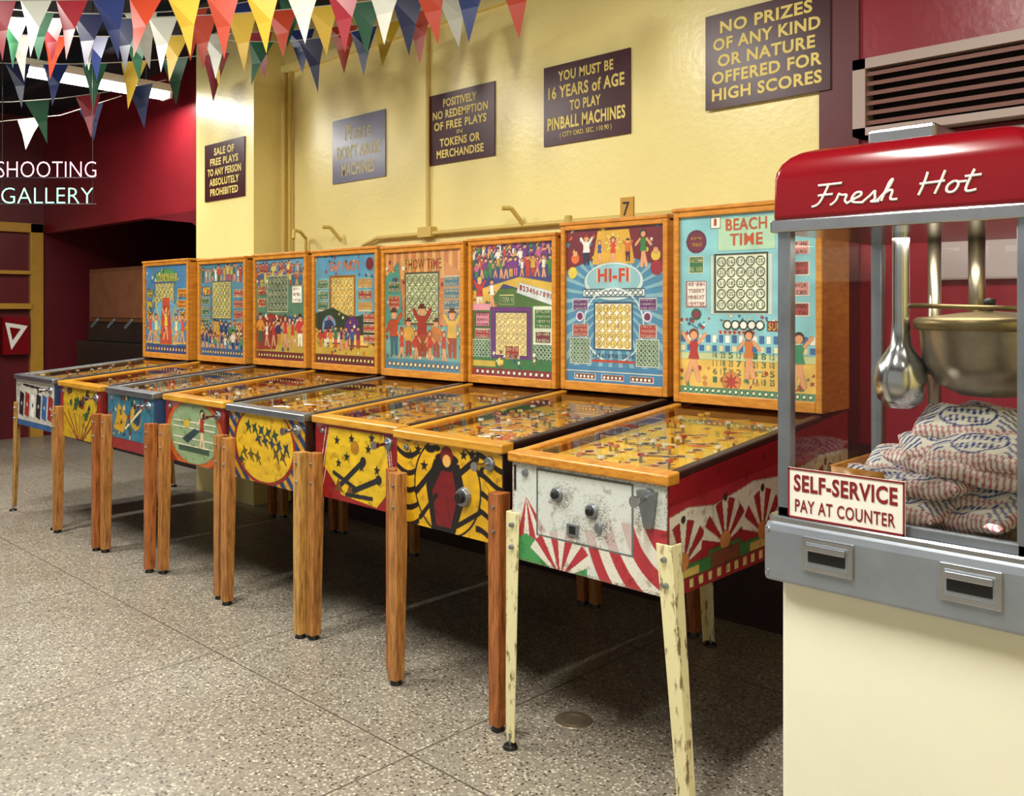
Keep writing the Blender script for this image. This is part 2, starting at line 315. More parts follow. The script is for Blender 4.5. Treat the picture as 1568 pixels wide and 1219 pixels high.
def bg5(c):
    T=c.H; c.rect(0,0,100,T,'#c87c44'); c.put((np.sin(c.X*.6)>0)&(c.Y>T-24),'#d8a464'); c.text('SHOW TIME',26,T-16,50,10,'#e8dc70',.05); c.text('SHOW TIME',27,T-15.5,48,9,'#a82420',.02)
    c.rect(0,0,100,T-64,'#74a8a0'); c.poly([(0,T-22),(18,T-8),(26,T-64),(0,T-64)],'#4c9484'); c.poly([(100,T-20),(80,T-10),(74,T-64),(100,T-64)],'#c88c58')
    c.bits(0,T-64,26,T-8,20,PC,3); c.bits(22,T-70,76,T-20,30,['#e8c870','#8a3420','#3c7a6c'],7,2)
    c.card(27,T-63,45,'#c4c898','#4c5450','#4c6c58','#ccd0a0','#3c4c3c',.36,6)
    for y in (T-22,T-32,T-42,T-52): c.panel(78,y-9,97,y,'#a83c30' if int(y/5)%2 else '#4c7a8a','#e8d8b0','#f4e8c0',2)
    c.panel(4,T-34,20,T-26,'#2c6a50','#e8d8b0','#e8d8b0',2); c.panel(4,T-50,20,T-38,'#b03c30','#e8d8b0','#f4e8c0',3)
    c.circ(50,T-78,14,'#b84c2c',.6); c.circ(50,T-78,10,'#d89c54',.6); c.star(50,T-78,7,'#982418',8)
    c.bits(0,10,100,T-66,60,['#e0c060','#a03028','#e8dcc0','#3c7a80','#c86030'],12,2.6)
    for x,h,cc in ((12,40,'#b84c28'),(32,32,'#d0a038'),(50,44,'#a83026'),(68,32,'#c87a34'),(88,40,'#d8b04c')): c.fig(x,12,h,'#dca070',cc,'#a84830' if x%3 else '#3c6a7c','#5c2418',(x//10)%3-1)
    for x in (23,42,60,78): c.person(x,10,24,'#dca070','#c83c34','#a84820',x%3-1)
    c.rect(0,0,100,9,'#4c8ca4'); c.lights(3,4.5,94,16,'#f0e0b0','#8c3424',2.2)
def bg4(c):
    T=c.H; c.rect(0,0,100,T,'#5c98ac'); c.poly([(0,T),(100,T),(80,T-22),(20,T-22)],'#589cbc'); c.text('GAY PARTY',25,T-16,50,10,'#e07c28',.03); c.circ(90,T-10,6,'#7a2034')
    c.bits(0,T-30,100,T,24,['#e8dc90','#b83c30','#2c5a84'],5,2)
    c.rect(8,T-60,92,T-22,'#68acb8'); c.rect(24,T-63,68,T-20,'#b07c34'); c.card(26,T-61,40,'#e4c468','#8a5a2c','#c8983c','#ecd888','#6a3a1c',.38,8)
    for y in (T-24,T-35,T-46): c.panel(72,y-9,94,y,'#c89038' if int(y)%2 else '#a83c34','#e8e0b8','#f4ecc0',2); c.panel(4,y-9,22,y,'#3c7a58','#e8e0b8','#f4ecc0',2)
    c.rect(0,T-75,100,T-65,'#6a2828'); c.lights(4,T-70,90,12,'#e8dca0','#3c1418',2.6)
    c.poly([(0,10),(0,50),(30,56),(60,46),(100,52),(100,10)],'#24402c'); c.poly([(0,36),(30,20),(62,34),(100,18),(100,0),(0,0)],'#c8a83c')
    c.circ(24,36,12,'#7c9cbc'); c.circ(24,36,8,'#2c3c64'); c.frame(14,20,44,32,'#e0dcb8','#2c2c5a'); c.circ(62,38,12,'#5c2c7a',.7); c.frame(56,18,88,30,'#e0c464','#a03028')
    c.bits(0,10,100,50,50,PC,4,2.2); c.crowd(4,12,76,22,20,PC,6)
    c.rect(0,0,100,9,'#6c242c'); c.lights(3,4.5,94,16,'#f0dc90','#341018',2.2)
    for y in (50,40,30): c.panel(80,y-8,99,y,'#b83034','#e8e0b8','#f4ecc0',2)
def bg3(c):
    T=c.H; c.rect(0,0,100,T,'#54846c'); c.poly([(0,T),(100,T),(100,T-14),(60,T-22),(0,T-18)],'#649cb8'); c.text('KEY WEST',28,T-14,46,9,'#b83038',.03)
    c.crowd(0,T-30,100,T-16,16,['#c84c2c','#d8c870','#3c689c'],3)
    c.bits(0,T-62,24,T-20,24,PC,3); c.card(24,T-60,42,'#3c5c50','#c8d0a0','#ccd4a8','#4c6c5c','#e8e8c0',.34,9); c.frame(74,T-50,94,T-30,'#f4f4e8','#a8a070',.8); c.scrib(75,T-49,93,T-31,'#902c2c',3)
    for y in (T-30,T-44): c.panel(4,y-10,20,y,'#a82c2c','#e8dca8','#f0e0a8',3)
    c.rect(0,T-73,100,T-64,'#345c90'); c.lights(4,T-68.5,92,12,'#f0e8c0','#1c2c4c',2.8)
    c.rect(0,0,100,T-73,'#c0a444'); c.poly([(0,10),(40,12),(60,48),(30,52),(0,44)],'#982c24'); c.bits(0,10,100,50,60,PC,14,2.6); c.crowd(3,12,100,26,30,['#20346c','#c83030','#f0ead0','#24684c','#d8942c'],5)
    c.rect(0,0,100,9,'#7c2428'); c.lights(3,4.5,94,16,'#f0dc90','#341018',2.2)
def bg2(c):
    T=c.H; c.rect(0,0,100,T,'#4c8ca4'); c.crowd(4,T-24,100,T-16,17,['#2c6a4c','#d8b83c','#c04034','#f0ead0'],3)
    c.panel(5,T-36,22,T-26,'#e0b844','#24506c','#8a2c30',2); c.bits(0,T-76,100,T-24,50,['#e8d88c','#2c5c78','#b83c34','#3c8a6c'],5,2.2)
    c.card(27,T-64,44,'#d4c868','#3c6c80','#3c7474','#dcd490','#2c4450',.37,11)
    for y in (T-30,T-42,T-54,T-66): c.panel(76,y-9,96,y,'#b03c34','#e8e0b0','#f4ecc0',2); c.panel(4,y-17,20,y-8,'#247050','#e8e0b0','#f4ecc0',2)
    c.rect(0,T-85,100,T-76,'#24406c'); c.lights(4,T-80,92,12,'#f0e8c0','#902c28',2.8)
    c.bits(0,10,100,T-86,36,PC,4); c.crowd(3,10,100,24,22,['#d0a428','#20346c','#b83030','#3c8a50','#e8e0c8'],8)
    c.rect(0,0,100,9,'#346494'); c.lights(3,4.5,94,16,'#f0dc90','#4c1420',2.2)
def bg1(c):
    T=c.H; c.rect(0,0,100,T,'#3c88b4'); c.circ(50,T-14,26,'#4c9c60',.4); c.text('COUNTY FAIR',24,T-18,52,9,'#e8d048',.02); c.bits(0,T-70,100,T-4,50,['#e8d048','#b83c34','#e8e0c8','#2c6a50'],5,2.2)
    c.card(22,T-66,48,'#d4c870','#3c6c90','#3c7c7c','#dcd48c','#2c4450',.37,12)
    for y in (T-26,T-38,T-50): c.panel(76,y-9,96,y,'#d89428','#f0e8b0','#8a2c30',2); c.panel(4,y-9,18,y,'#c8b848','#24506c','#8a2c30',2)
    c.circ(50,30,36,'#68b0c8',.8)
    for i in range(10): c.line(50,10,50+60*math.cos(i*.34+.05),10+60*math.sin(i*.34+.05),2,'#d8c040')
    c.poly([(36,10),(64,10),(58,60),(42,60)],'#c84c34'); c.person(50,16,34,SK,'#e8d048','#a84820',1); c.bits(0,10,100,50,30,PC,9)
    for i in (12,26,74,88): c.person(i,12,30,SK,'#e8e0b0' if i%4 else '#d84838',pose=1)
    c.rect(0,0,100,9,'#24508c'); c.lights(3,4.5,94,14,'#f0dc90','#a03828',2.2)
# ---------------------------------------------------------------- cabinet fronts
def fr8(c):
    T=c.H; c.rect(0,0,100,T,'#c9cfc9')
    def tent(cx,by,r,a0,a1,n):
        for i in range(n):
            b0=a0+(a1-a0)*i/n; b1=a0+(a1-a0)*(i+1)/n
            c.poly([(cx,by)]+[(cx+r*math.cos(math.radians(q)),by+r*math.sin(math.radians(q))) for q in (b0,(b0+b1)/2,b1)],'#a83038' if i%2 else '#d6d4c8')
    c.rect(0,0,52,8,'#3f8f50'); tent(10,T*.66,38,-118,-48,6); c.poly([(0,0),(0,10),(10,15),(24,10),(30,0)],'#3f8f50')
    c.poly([(22,12),(30,22),(44,14),(40,6)],'#3f8f50'); tent(34,-4,24,25,150,9)
    for r,cc in ((60,'#a83038'),(54,'#d6d4c8'),(48,'#a83038'),(42,'#d6d4c8'),(36,'#a83038'),(29,'#d6d4c8'),(23,'#a83038')): 
        d=np.hypot((c.X-108),(c.Y-T*.80)/1.15); c.put((d<r)&(c.Y<T*.60)&(c.X>50),cc)
    m=(c.X>18)&(c.X<80)&(c.Y>T*.30)&(c.Y<T*.96); c.a[m]=c.a[m]*.35+np.array(L('#c9cfca'))*.65
    c.rect(18,T*.46,66,T*.96,'#c9cfca')
    for x0,y0,x1,y1 in ((18,T*.30,80,T*.30),(18,T*.96,80,T*.96),(18,T*.30,18,T*.96),(80,T*.30,80,T*.96)): c.line(x0,y0,x1,y1,1.1,'#5c6664')
    n=np.random.rand(*c.X.shape); d=np.minimum.reduce([np.hypot(c.X-x,c.Y-y) for x,y in ((35,T*.72),(58,T*.65),(44,T*.42),(62,T*.5),(88,T*.7))]); c.put(n>(.5+d/20),'#5a4a40'); c.put(n>.985,'#7a5a48')
    d=np.minimum(np.minimum(c.X,100-c.X),np.minimum(c.Y,T-c.Y)); c.put(n<(.5-d/4),'#6a5444')
def fr7(c):
    T=c.H; c.rect(0,0,100,T,'#dcae1c')
    s=np.sin(c.Y*.55+2.2*np.sin(c.X*.14)); c.put((s>.55)&(np.abs(c.X-50)>27),'#1c1416')
    c.circ(50,T*.5,31,'#dcae1c',1); c.ring(50,T*.52,32,1.2,'#1c1416')
    c.poly([(36,0),(30,T*.5),(38,T*.82),(62,T*.80),(68,T*.45),(58,0)],'#1c1416'); c.poly([(40,3),(36,T*.45),(45,T*.7),(56,T*.7),(60,T*.4),(54,3)],'#7a141c')
    c.circ(50,T*.84,11,'#1c1416',.35); c.circ(50,T*.88,6,'#7a141c',1); c.circ(50,T*.82,4,'#e0b060')
    c.line(38,T*.7,20,T*.4,4,'#1c1416'); c.line(62,T*.7,78,T*.9,4,'#1c1416'); c.line(24,T*.1,40,T*.4,3,'#1c1416'); c.line(60,T*.1,80,T*.3,3,'#1c1416')
    for x,y in ((14,T*.82),(22,T*.9),(82,T*.8),(74,T*.94),(28,T*.72),(66,T*.92)): c.star(x,y,4,'#1c1416'); 
    c.circ(34,T*.93,5,'#1c1416',.5); c.circ(40,T*.95,4,'#1c1416',.5)
def fr6(c):
    T=c.H; c.rect(0,0,100,T,'#981820')
    for k in range(3): c.line(3+k*3,T*.1,14+k*4,T*.95,1,'#e8dcc0'); c.line(97-k*3,T*.1,90-k*2,T*.95,1,'#e8dcc0')
    c.poly([(12,T*.42),(18,T*.97),(84,T*.97),(92,T*.3),(76,T*.02),(34,T*.08)],'#dcb824')
    for x,y in ((28,T*.8),(46,T*.85),(66,T*.75),(40,T*.6),(76,T*.5),(58,T*.5),(30,T*.5),(70,T*.9)): c.star(x,y,4,'#24282c')
    for x0,y0,x1,y1 in ((30,T*.18,60,T*.58),(44,T*.14,78,T*.38)): c.line(x0,y0,x1,y1,4,'#24282c'); c.star(x0,y0,7,'#7a4c18',3); c.circ(x1,y1,3.4,'#24282c')
    c.line(24,T*.36,52,T*.2,3.2,'#24282c'); c.line(40,T*.1,70,T*.12,3,'#24282c'); c.circ(50,T*.74,5,'#b07c18')
def fr5(c):
    T=c.H; s=(c.X+c.Y*1.1)%12; c.put(s<6,'#284474'); c.put(s>=6,'#c89828')
    c.circ(48,T*.56,41,'#982418',.68); c.circ(48,T*.58,38,'#dcb428',.70)
    for i in range(16):
        x=18+(i*23)%60; y=T*.3+(i*17)%int(T*.55); c.star(x,y,5,['#244c38','#344050','#6a5a20'][i%3],4,.4,i*25); c.line(x,y,x+4,y-5,1.2,'#3c5040')
def fr4(c):
    T=c.H; c.rect(0,0,100,T,'#982c24'); c.circ(50,T*.5,48,'#c8682c',.62); c.circ(50,T*.52,42,'#90a880',.6)
    for y in (T*.3,T*.42,T*.6,T*.7): c.line(14,y,86,y,1.4,'#e0e0c8')
    c.poly([(30,T*.4),(52,T*.6),(60,T*.56),(40,T*.34)],'#2c4a50'); c.person(64,T*.3,30,'#e0c8a0','#a8342a'); c.rect(24,T*.2,76,T*.28,'#3c5a48'); c.circ(38,T*.66,6,'#c8b048',.6)
def fr3(c):
    T=c.H; c.rect(0,0,100,T,'#3c7c94'); c.rect(0,0,100,T*.2,'#983038')
    c.poly([(14,T*.35),(24,T*.85),(44,T*.6),(36,T*.3)],'#c89c34'); c.circ(62,T*.62,12,'#c8a840',1); c.circ(66,T*.64,7,'#24506c',1.2); c.line(40,T*.4,80,T*.85,3,'#e0d8b0')
    c.bits(4,T*.22,96,T*.95,34,['#982c30','#d8cc98','#1c4c5c','#2c6a50'],4,3.4)
def fr2(c):
    T=c.H; c.rect(0,0,100,T,'#c8a82c')
    for i in range(7): c.line(50,T*-.1,8+i*14,T*.5,1.6,'#a03028')
    c.bits(8,T*.4,92,T*.95,26,['#982c28','#24242c','#34603c'],3,5)
    c.rect(0,0,8,T,'#982c28'); c.rect(92,0,100,T,'#982c28')
def fr1(c):
    T=c.H; c.rect(0,0,100,T,'#ccccc0'); c.rect(0,0,100,T*.12,'#3c6a9c')
    for i in range(6):
        x=14+i*15; c.poly([(x-6,T*.25),(x+5,T*.2),(x+8,T*.7),(x-3,T*.75)],['#24242c','#a83030','#f0f0e8','#24242c','#3c70b0','#a83030'][i]); c.star(x+1,T*.48,3,'#e8e8e0' if i!=2 else '#24242c')
    c.line(20,T*.9,80,T*.85,2,'#24242c')
def side8(c):
    T=c.H; c.rect(0,0,100,T,'#dad6c6'); c.rect(0,T*.76,100,T,'#981824'); c.poly([(0,T*.70),(8,T*.73),(20,T*.66),(40,T*.73),(60,T*.66),(80,T*.72),(100,T*.68),(100,T*.79),(0,T*.79)],'#a83038')
    c.rect(0,0,100,T*.34,'#347c44'); c.poly([(0,T*.3),(0,T*.50),(6,T*.46),(13,T*.38),(13,T*.3)],'#dad6c6')
    for k in range(5):
        cx=6+k*19.5; by=T*.24+(k%2)*1.5; r=11.5
        for i in range(11):
            b0=180*i/11; b1=180*(i+1)/11
            c.poly([(cx,by)]+[(cx+r*math.cos(math.radians(q)),by+r*1.05*math.sin(math.radians(q))) for q in (b0,(b0+b1)/2,b1)],'#a02830' if i%2==0 else '#dcd8c4')
        c.circ(cx,by+r*1.08,1,'#303030'); c.circ(cx,by+1,2.6,'#c8884c')
        c.rect(cx-7,T*.13,cx+7,by-1,'#7a4a30' if k%2 else '#c8b060')
    c.rect(0,0,100,T*.12,'#982830')
    for i in range(24): c.rect(i*4.3,1,i*4.3+2,T*.10,'#d8c880')
def play(c,seed,base):
    rr=random.Random(seed); T=c.H; c.rect(0,0,100,T,base)
    for i in range(16):
        c.circ(rr.uniform(0,100),rr.uniform(0,T),rr.uniform(4,12),rr.choice(['#e8bc3c','#d08028','#c04428','#f4e8a8','#d8a040','#8c9c5c','#ecd060']),rr.uniform(.4,1))
    for i in range(40): c.star(rr.uniform(0,100),rr.uniform(0,T),rr.uniform(2,5),rr.choice(['#a83024','#f8ecc8','#8c4c20','#e8c840','#3c6a80']))
    c.poly([(10,T*.1),(50,T*.02),(90,T*.1),(90,T*.2),(10,T*.2)],'#e8c850')
    for r in range(5):
        for k in range(5):
            x=14+k*18; y=T*.25+r*T*.11+(k-2)**2*1.2; c.circ(x,y,4.4,'#f8ecc8'); c.circ(x,y,3,'#241810'); c.circ(x,y-7,2.6,'#a83020')
    c.rect(0,0,100,3,'#7a2418')
# ---------------------------------------------------------------- pinball machines
def machine(i,x0,x1,yf,yb,zt,front,glassfn,res,legm,railm,cabm,playbase,metal=False,side=None):
    R=empty('pinball_machine' ,((x0+x1)/2,(yf+yb)/2,0))
    zf=.94; zb=.60; yr=yb+.22; sl=.089; zt2=lambda y: zf+sl*(y-yf)
    cx0,cx1=x0+.008,x1-.008
    b=MB(); t=.018
    for a in (cx0,cx1-t):
        b.hexa([(a,yf,zb),(a+t,yf,zb),(a+t,yr,zb),(a,yr,zb),(a,yf,zf-.02),(a+t,yf,zf-.02),(a+t,yr,zt2(yr)-.02),(a,yr,zt2(yr)-.02)],cabm)
    b.box(cx0+t,yf+.001,zb,cx1-t,yf+t,zf-.022,cabm); b.box(cx0+t,yr-t,zb,cx1-t,yr,zt2(yr)-.03,cabm); b.box(cx0+t,yf+t,zb+.002,cx1-t,yr-t,zb+.02,M_dark)
    b.make('cabinet',R,.003)
    b=MB(); rw=.034; rh=.022
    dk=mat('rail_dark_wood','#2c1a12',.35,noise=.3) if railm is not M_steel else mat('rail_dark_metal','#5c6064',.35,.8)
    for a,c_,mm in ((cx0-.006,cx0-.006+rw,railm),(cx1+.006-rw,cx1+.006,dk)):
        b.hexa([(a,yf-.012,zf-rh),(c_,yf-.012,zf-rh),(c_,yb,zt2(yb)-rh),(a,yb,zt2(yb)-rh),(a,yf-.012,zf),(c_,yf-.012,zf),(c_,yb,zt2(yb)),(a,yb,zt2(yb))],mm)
    b.hexa([(cx0-.007,yf-.016,zf-.03),(cx1+.007,yf-.016,zf-.03),(cx1+.007,yf+.045,zf-.03),(cx0-.007,yf+.045,zf-.03),(cx0-.007,yf-.016,zf+.001),(cx1+.007,yf-.016,zf+.001),(cx1+.007,yf+.045,zf+.006),(cx0-.007,yf+.045,zf+.006)],railm)
    b.make('top_rails',R,.006,seg=3)
    g=MB(); gx0,gx1=cx0+.028,cx1-.028
    g.add([(gx0,yf+.045,zt2(yf+.045)-.006),(gx1,yf+.045,zt2(yf+.045)-.006),(gx1,yb,zt2(yb)-.006),(gx0,yb,zt2(yb)-.006)],[(0,1,2,3)],M_glass); g.make('playfield_glass',R,fix=False)
    c=Cv(gx1-gx0,yb-yf-.03,.004,playbase); play(c,i*3+1,playbase); c.ink(.55,1.0,1.05,.15,seed=i); d=.045
    c.mesh('playfield',(cx0+t,yf+.02,zt2(yf+.02)-d),(cx1-t,yf+.02,zt2(yf+.02)-d),(cx0+t,yb,zt2(yb)-d),(cx1-t,yb,zt2(yb)-d),A_play,R)
    b=MB(); rr=random.Random(i)
    mr=mat('post_red','#a82820',.3); my=mat('post_yellow','#e0bc48',.3); ma=mat('post_amber','#c87828',.3)
    for k in range(30):
        x=rr.uniform(cx0+.05,cx1-.05); y=rr.uniform(yf+.12,yb-.05); z=zt2(y)-d
        b.cyl((x,y,z),(x,y,z+.024),.006,.005,8,M_chrome); b.cyl((x,y,z+.022),(x,y,z+.03),.012,.010,10,rr.choice([mr,my,ma,M_white,M_white]))
    for k in range(8):
        y=yf+.16+k*.1; xx=cx0+.06+rr.uniform(0,.35); b.cyl((xx,y,zt2(y)-.03),(xx+.09,y+.03,zt2(y+.03)-.03),.003,.003,6,M_chrome)
    b.make('playfield_posts',R)
    fx0,fx1=cx0+.004,cx1-.004
    c=Cv(fx1-fx0,zf-.035-zb,res*.85,'#ffffff'); front(c)
    if i!=8: c.ink(.45,1.1,1.0,seed=i)
    c.mesh('front_art',(fx0,yf-.0015,zb+.002),(fx1,yf-.0015,zb+.002),(fx0,yf-.0015,zf-.03),(fx1,yf-.0015,zf-.03),A_art,R)
    if side:
        c=Cv(yr-yf,.36,.003,'#ffffff'); side(c); c.ink(.5,1.1,1,seed=3); c.mesh('side_art',(cx1+.0015,yf,zb),(cx1+.0015,yr,zb),(cx1+.0015,yf,zf-.022),(cx1+.0015,yr,zt2(yr)-.022),A_art,R)
    b=MB(); px=x1-.07; pz=zf-.07
    b.cyl((px,yf,pz),(px,yf-.012,pz),.026,.022,18,M_steel); b.cyl((px,yf-.012,pz),(px,yf-.06,pz),.007,.007,12,M_chrome); b.cyl((px,yf-.055,pz),(px,yf-.078,pz),.012,.017,16,M_chrome)
    lx=x0+.07
    b.cyl((lx,yf,zf-.06),(lx,yf-.012,zf-.06),.012,.010,12,M_steel)
    if i in (7,): 
        b.cyl((x0+.38,yf,.74),(x0+.38,yf-.02,.74),.036,.03,20,M_steel); b.cyl((x0+.38,yf-.02,.74),(x0+.38,yf-.035,.74),.02,.018,16,M_black)
    if i==8:
        for dx,z in ((.20,.83),(.335,.80)):
            b.cyl((x0+dx,yf,z),(x0+dx,yf-.012,z),.024,.02,18,M_steel); b.cyl((x0+dx,yf-.012,z),(x0+dx,yf-.022,z),.012,.01,12,M_black)
        b.cyl((x0+.36,yf,.755),(x0+.36,yf-.01,.755),.015,.013,14,M_steel); b.box(x0+.24,yf-.006,.715,x0+.285,yf,.75,M_steel); b.box(x0+.25,yf-.007,.72,x0+.275,yf-.005,.745,M_black)
        b.hexa([(px-.012,yf-.015,pz-.085),(px+.012,yf-.015,pz-.085),(px+.012,yf,pz-.085),(px-.012,yf,pz-.085),(px-.03,yf-.028,pz+.02),(px+.028,yf-.028,pz+.02),(px+.028,yf,pz+.02),(px-.03,yf,pz+.02)],M_steel)
        b.box(cx0+.012,yf-.004,zf-.12,cx0+.02,yf,zf-.04,M_black)
    b.make('plunger_and_locks',R,.002)
    b=MB()
    for fx,sx in ((x0,-1),(x1,1)):
        for yy,sy in ((yf,-1),(yr,1)):
            if metal:
                tx=fx-sx*.02; ty=yy-.006 if sy<0 else yy-.03
                if i==8: bx=fx+(.012 if sx<0 else .05)
                else: bx=fx+sx*.02
                by=yy-.012 if sy<0 else yy+.03; zt_=.75; w=.052
                b.beam((bx,by,.02),(tx,ty,zt_),.036,w,legm,.006,.006)
                b.beam((bx+sx*.018,by-sy*.014,.02),(tx+sx*.024,ty-sy*.02,zt_),.006,.006,legm,.03,w)
                b.cyl((bx,by,.0),(bx,by,.012),.026,.02,14,M_black); b.cyl((bx,by,.01),(bx,by,.05),.006,.006,8,M_steel)
                for z in (.71,.64): 
                    q=z/.75; ox=bx+(tx-bx)*q; oy=by+(ty-by)*q; b.cyl((ox,oy-.002,z),(ox,oy-.016,z),.009,.007,8,M_steel)
            else:
                tx=fx-sx*.026+.016; ty=yy+.004 if sy<0 else yy-.03; bx=tx+sx*.004; by=ty-.01 if sy<0 else ty+.01
                ty-=.022 if sy<0 else 0; by-=.022 if sy<0 else 0
                lm=legm if sx>0 else M_legt
                b.beam((bx,by,.018),(tx,ty,.785),.044,.054,lm,.044,.054)
                b.cyl((bx,by,0),(bx,by,.02),.024,.018,12,M_black)
                for z in (.74,.66): b.cyl((tx,ty-.02,z),(tx,ty-.034,z),.007,.006,8,M_steel)
    b.make('legs',R,.003)
    z0=zt2(yb)+.005; b=MB(); f=.024
    b.box(x0,yb+.012,z0,x1,yr,zt-.012,M_box)
    b.box(x0,yb-.008,z0,x0+f,yb+.014,zt,M_box); b.box(x1-f,yb-.008,z0,x1,yb+.014,zt,M_box); b.box(x0+f,yb-.008,z0,x1-f,yb+.014,z0+.04,M_box); b.box(x0+f,yb-.008,zt-.026,x1-f,yb+.014,zt,M_box)
    b.box(x0-.004,yb-.014,zt-.004,x1+.004,yr,zt+.012,M_box)
    b.make('backbox',R,.004)
    gx0,gx1,gz0,gz1=x0+f,x1-f,z0+.04,zt-.026
    c=Cv(gx1-gx0,gz1-gz0,res,'#ffffff'); glassfn(c); c.ink(.62,1.1,.9,.14,seed=i,desat=.12); c.mesh('backglass',(gx0,yb+.006,gz0),(gx1,yb+.006,gz0),(gx0,yb+.006,gz1),(gx1,yb+.006,gz1),A_glass,R)
    return R
cr=mat('cab_red','#7a201c',.4,noise=.2); cb=mat('cab_blue','#2c4468',.4,noise=.2); cy=mat('cab_dark','#3a2018',.4,noise=.2)
cg=mat('cab_black','#1c1a1c',.4)
RY=mat('rail_yellow_wood','#d0982f',.28,col2='#b07822',nscale=7,stretch=(1,1,6))
specs=[(1,-6.76,-6.04,2.14,3.03,1.733,fr1,bg1,.0045,M_legy,M_steel,cb,'#d8a838',True),
(2,-5.96,-5.32,2.14,3.06,1.722,fr2,bg2,.004,M_leg,RY,cr,'#d8a038',False),
(3,-5.29,-4.68,2.16,3.10,1.73,fr3,bg3,.004,M_leg,M_steel,cb,'#c89838',False),
(4,-4.65,-4.01,2.20,3.12,1.73,fr4,bg4,.0035,M_legt,RY,cr,'#d8a438',False),
(5,-3.95,-3.29,2.18,3.10,1.72,fr5,bg5,.003,M_legy,M_steel,cy,'#e0b038',False),
(6,-3.28,-2.70,2.21,3.12,1.73,fr6,bg6,.0025,M_leg,RY,cr,'#e0ac38',False),
(7,-2.67,-2.095,2.16,3.12,1.77,fr7,bg7,.0022,M_leg,RY,cg,'#e0a838',False),
(8,-2.0,-1.39,2.085,3.02,1.775,fr8,bg8,.0022,M_legc,M_rail,cr,'#ecc444',True)]
for s in specs: machine(*s,side=side8 if s[0]==8 else None)
# ---------------------------------------------------------------- room
def shell(name,boxes,bevel=0):
    b=MB()
    for q in boxes: b.box(*q[:6],q[6])
    return b.make(name,None,bevel)
fm=bpy.data.materials.new('terrazzo'); fm.use_nodes=True; nt=fm.node_tree; N=nt.nodes; K=nt.links; B=N['Principled BSDF']
tc=N.new('ShaderNodeTexCoord'); vo=N.new('ShaderNodeTexVoronoi'); vo.inputs['Scale'].default_value=105; K.new(tc.outputs['Object'],vo.inputs['Vector'])
rp=N.new('ShaderNodeValToRGB'); rp.color_ramp.interpolation='CONSTANT'
sep=N.new('ShaderNodeSeparateColor'); K.new(vo.outputs['Color'],sep.inputs[0]); K.new(sep.outputs[0],rp.inputs[0])
els=[(0,'#928c80'),(.25,'#a8a294'),(.45,'#7a7266'),(.62,'#bcb6a6'),(.78,'#4c443a'),(.90,'#d2ccba')]
while len(rp.color_ramp.elements)<len(els): rp.color_ramp.elements.new(.5)
for e,(p,c_) in zip(rp.color_ramp.elements,els): e.position=p; e.color=(*lin(c_),1)
mt=N.new('ShaderNodeMixRGB'); mt.inputs[2].default_value=(*lin('#928c80'),1)
r2=N.new('ShaderNodeMath'); r2.operation='GREATER_THAN'; r2.inputs[1].default_value=.5
K.new(vo.outputs['Distance'],r2.inputs[0]); K.new(r2.outputs[0],mt.inputs[0]); K.new(rp.outputs[0],mt.inputs[1])
nz=N.new('ShaderNodeTexNoise'); nz.inputs['Scale'].default_value=1.3; nz.inputs['Detail'].default_value=5; K.new(tc.outputs['Object'],nz.inputs['Vector'])
rz=N.new('ShaderNodeValToRGB'); rz.color_ramp.elements[0].position=.3; rz.color_ramp.elements[0].color=(.74,.70,.64,1); rz.color_ramp.elements[1].position=.7; K.new(nz.outputs[0],rz.inputs[0])
m2=N.new('ShaderNodeMixRGB'); m2.blend_type='MULTIPLY'; m2.inputs[0].default_value=1; K.new(mt.outputs[0],m2.inputs[1]); K.new(rz.outputs[0],m2.inputs[2])
sx=N.new('ShaderNodeSeparateXYZ'); K.new(tc.outputs['Object'],sx.inputs[0])
def joint(o,off):
    a=N.new('ShaderNodeMath'); a.operation='ADD'; a.inputs[1].default_value=off+122; K.new(o,a.inputs[0])
    f=N.new('ShaderNodeMath'); f.operation='MODULO'; f.inputs[1].default_value=1.22; K.new(a.outputs[0],f.inputs[0])
    l=N.new('ShaderNodeMath'); l.operation='LESS_THAN'; l.inputs[1].default_value=.006; K.new(f.outputs[0],l.inputs[0]); return l
j1=joint(sx.outputs[0],2.184); j2=joint(sx.outputs[1],-1.822+1.22*2)
mxx=N.new('ShaderNodeMath'); mxx.operation='MAXIMUM'; K.new(j1.outputs[0],mxx.inputs[0]); K.new(j2.outputs[0],mxx.inputs[1])
m3=N.new('ShaderNodeMixRGB'); m3.inputs[2].default_value=(*lin('#544c44'),1); K.new(mxx.outputs[0],m3.inputs[0]); K.new(m2.outputs[0],m3.inputs[1]); K.new(m3.outputs[0],B.inputs['Base Color']); B.inputs['Roughness'].default_value=.36
shell('floor',[(-11.5,-3,-.1,1.6,5.6,0,fm)])
shell('ceiling',[(-11.5,-3,3.45,1.6,5.6,3.55,M_ceil)]+[(-11.5,y,3.33,-3.2,y+.08,3.45,M_ceil) for y in (.4,1.2,2.0,2.8)])
shell('wall_back',[(-6.2,3.6,0,-1.667,3.75,3.45,M_yel),(-6.56,3.352,0,-5.72,3.6,3.45,M_yel),(-5.72,3.57,3.08,-1.667,3.6,3.14,M_yel)],0)
shell('wall_shade_strip',[(-5.7,3.585,0,-1.0,3.599,.85,M_wallshade)])  # shade beneath the machines, painted as a dark strip on the yellow wall
shell('wall_back_red',[(-1.667,3.6,0,1.5,3.75,3.45,M_red),(-1.667,3.585,.86,-1.50,3.6,3.45,M_dred)])
shell('wall_right',[(1.5,-3,0,1.6,3.75,3.45,M_yel)])
shell('wall_left',[(-10.6,-3,0,-10.5,5.6,3.45,M_dred)])
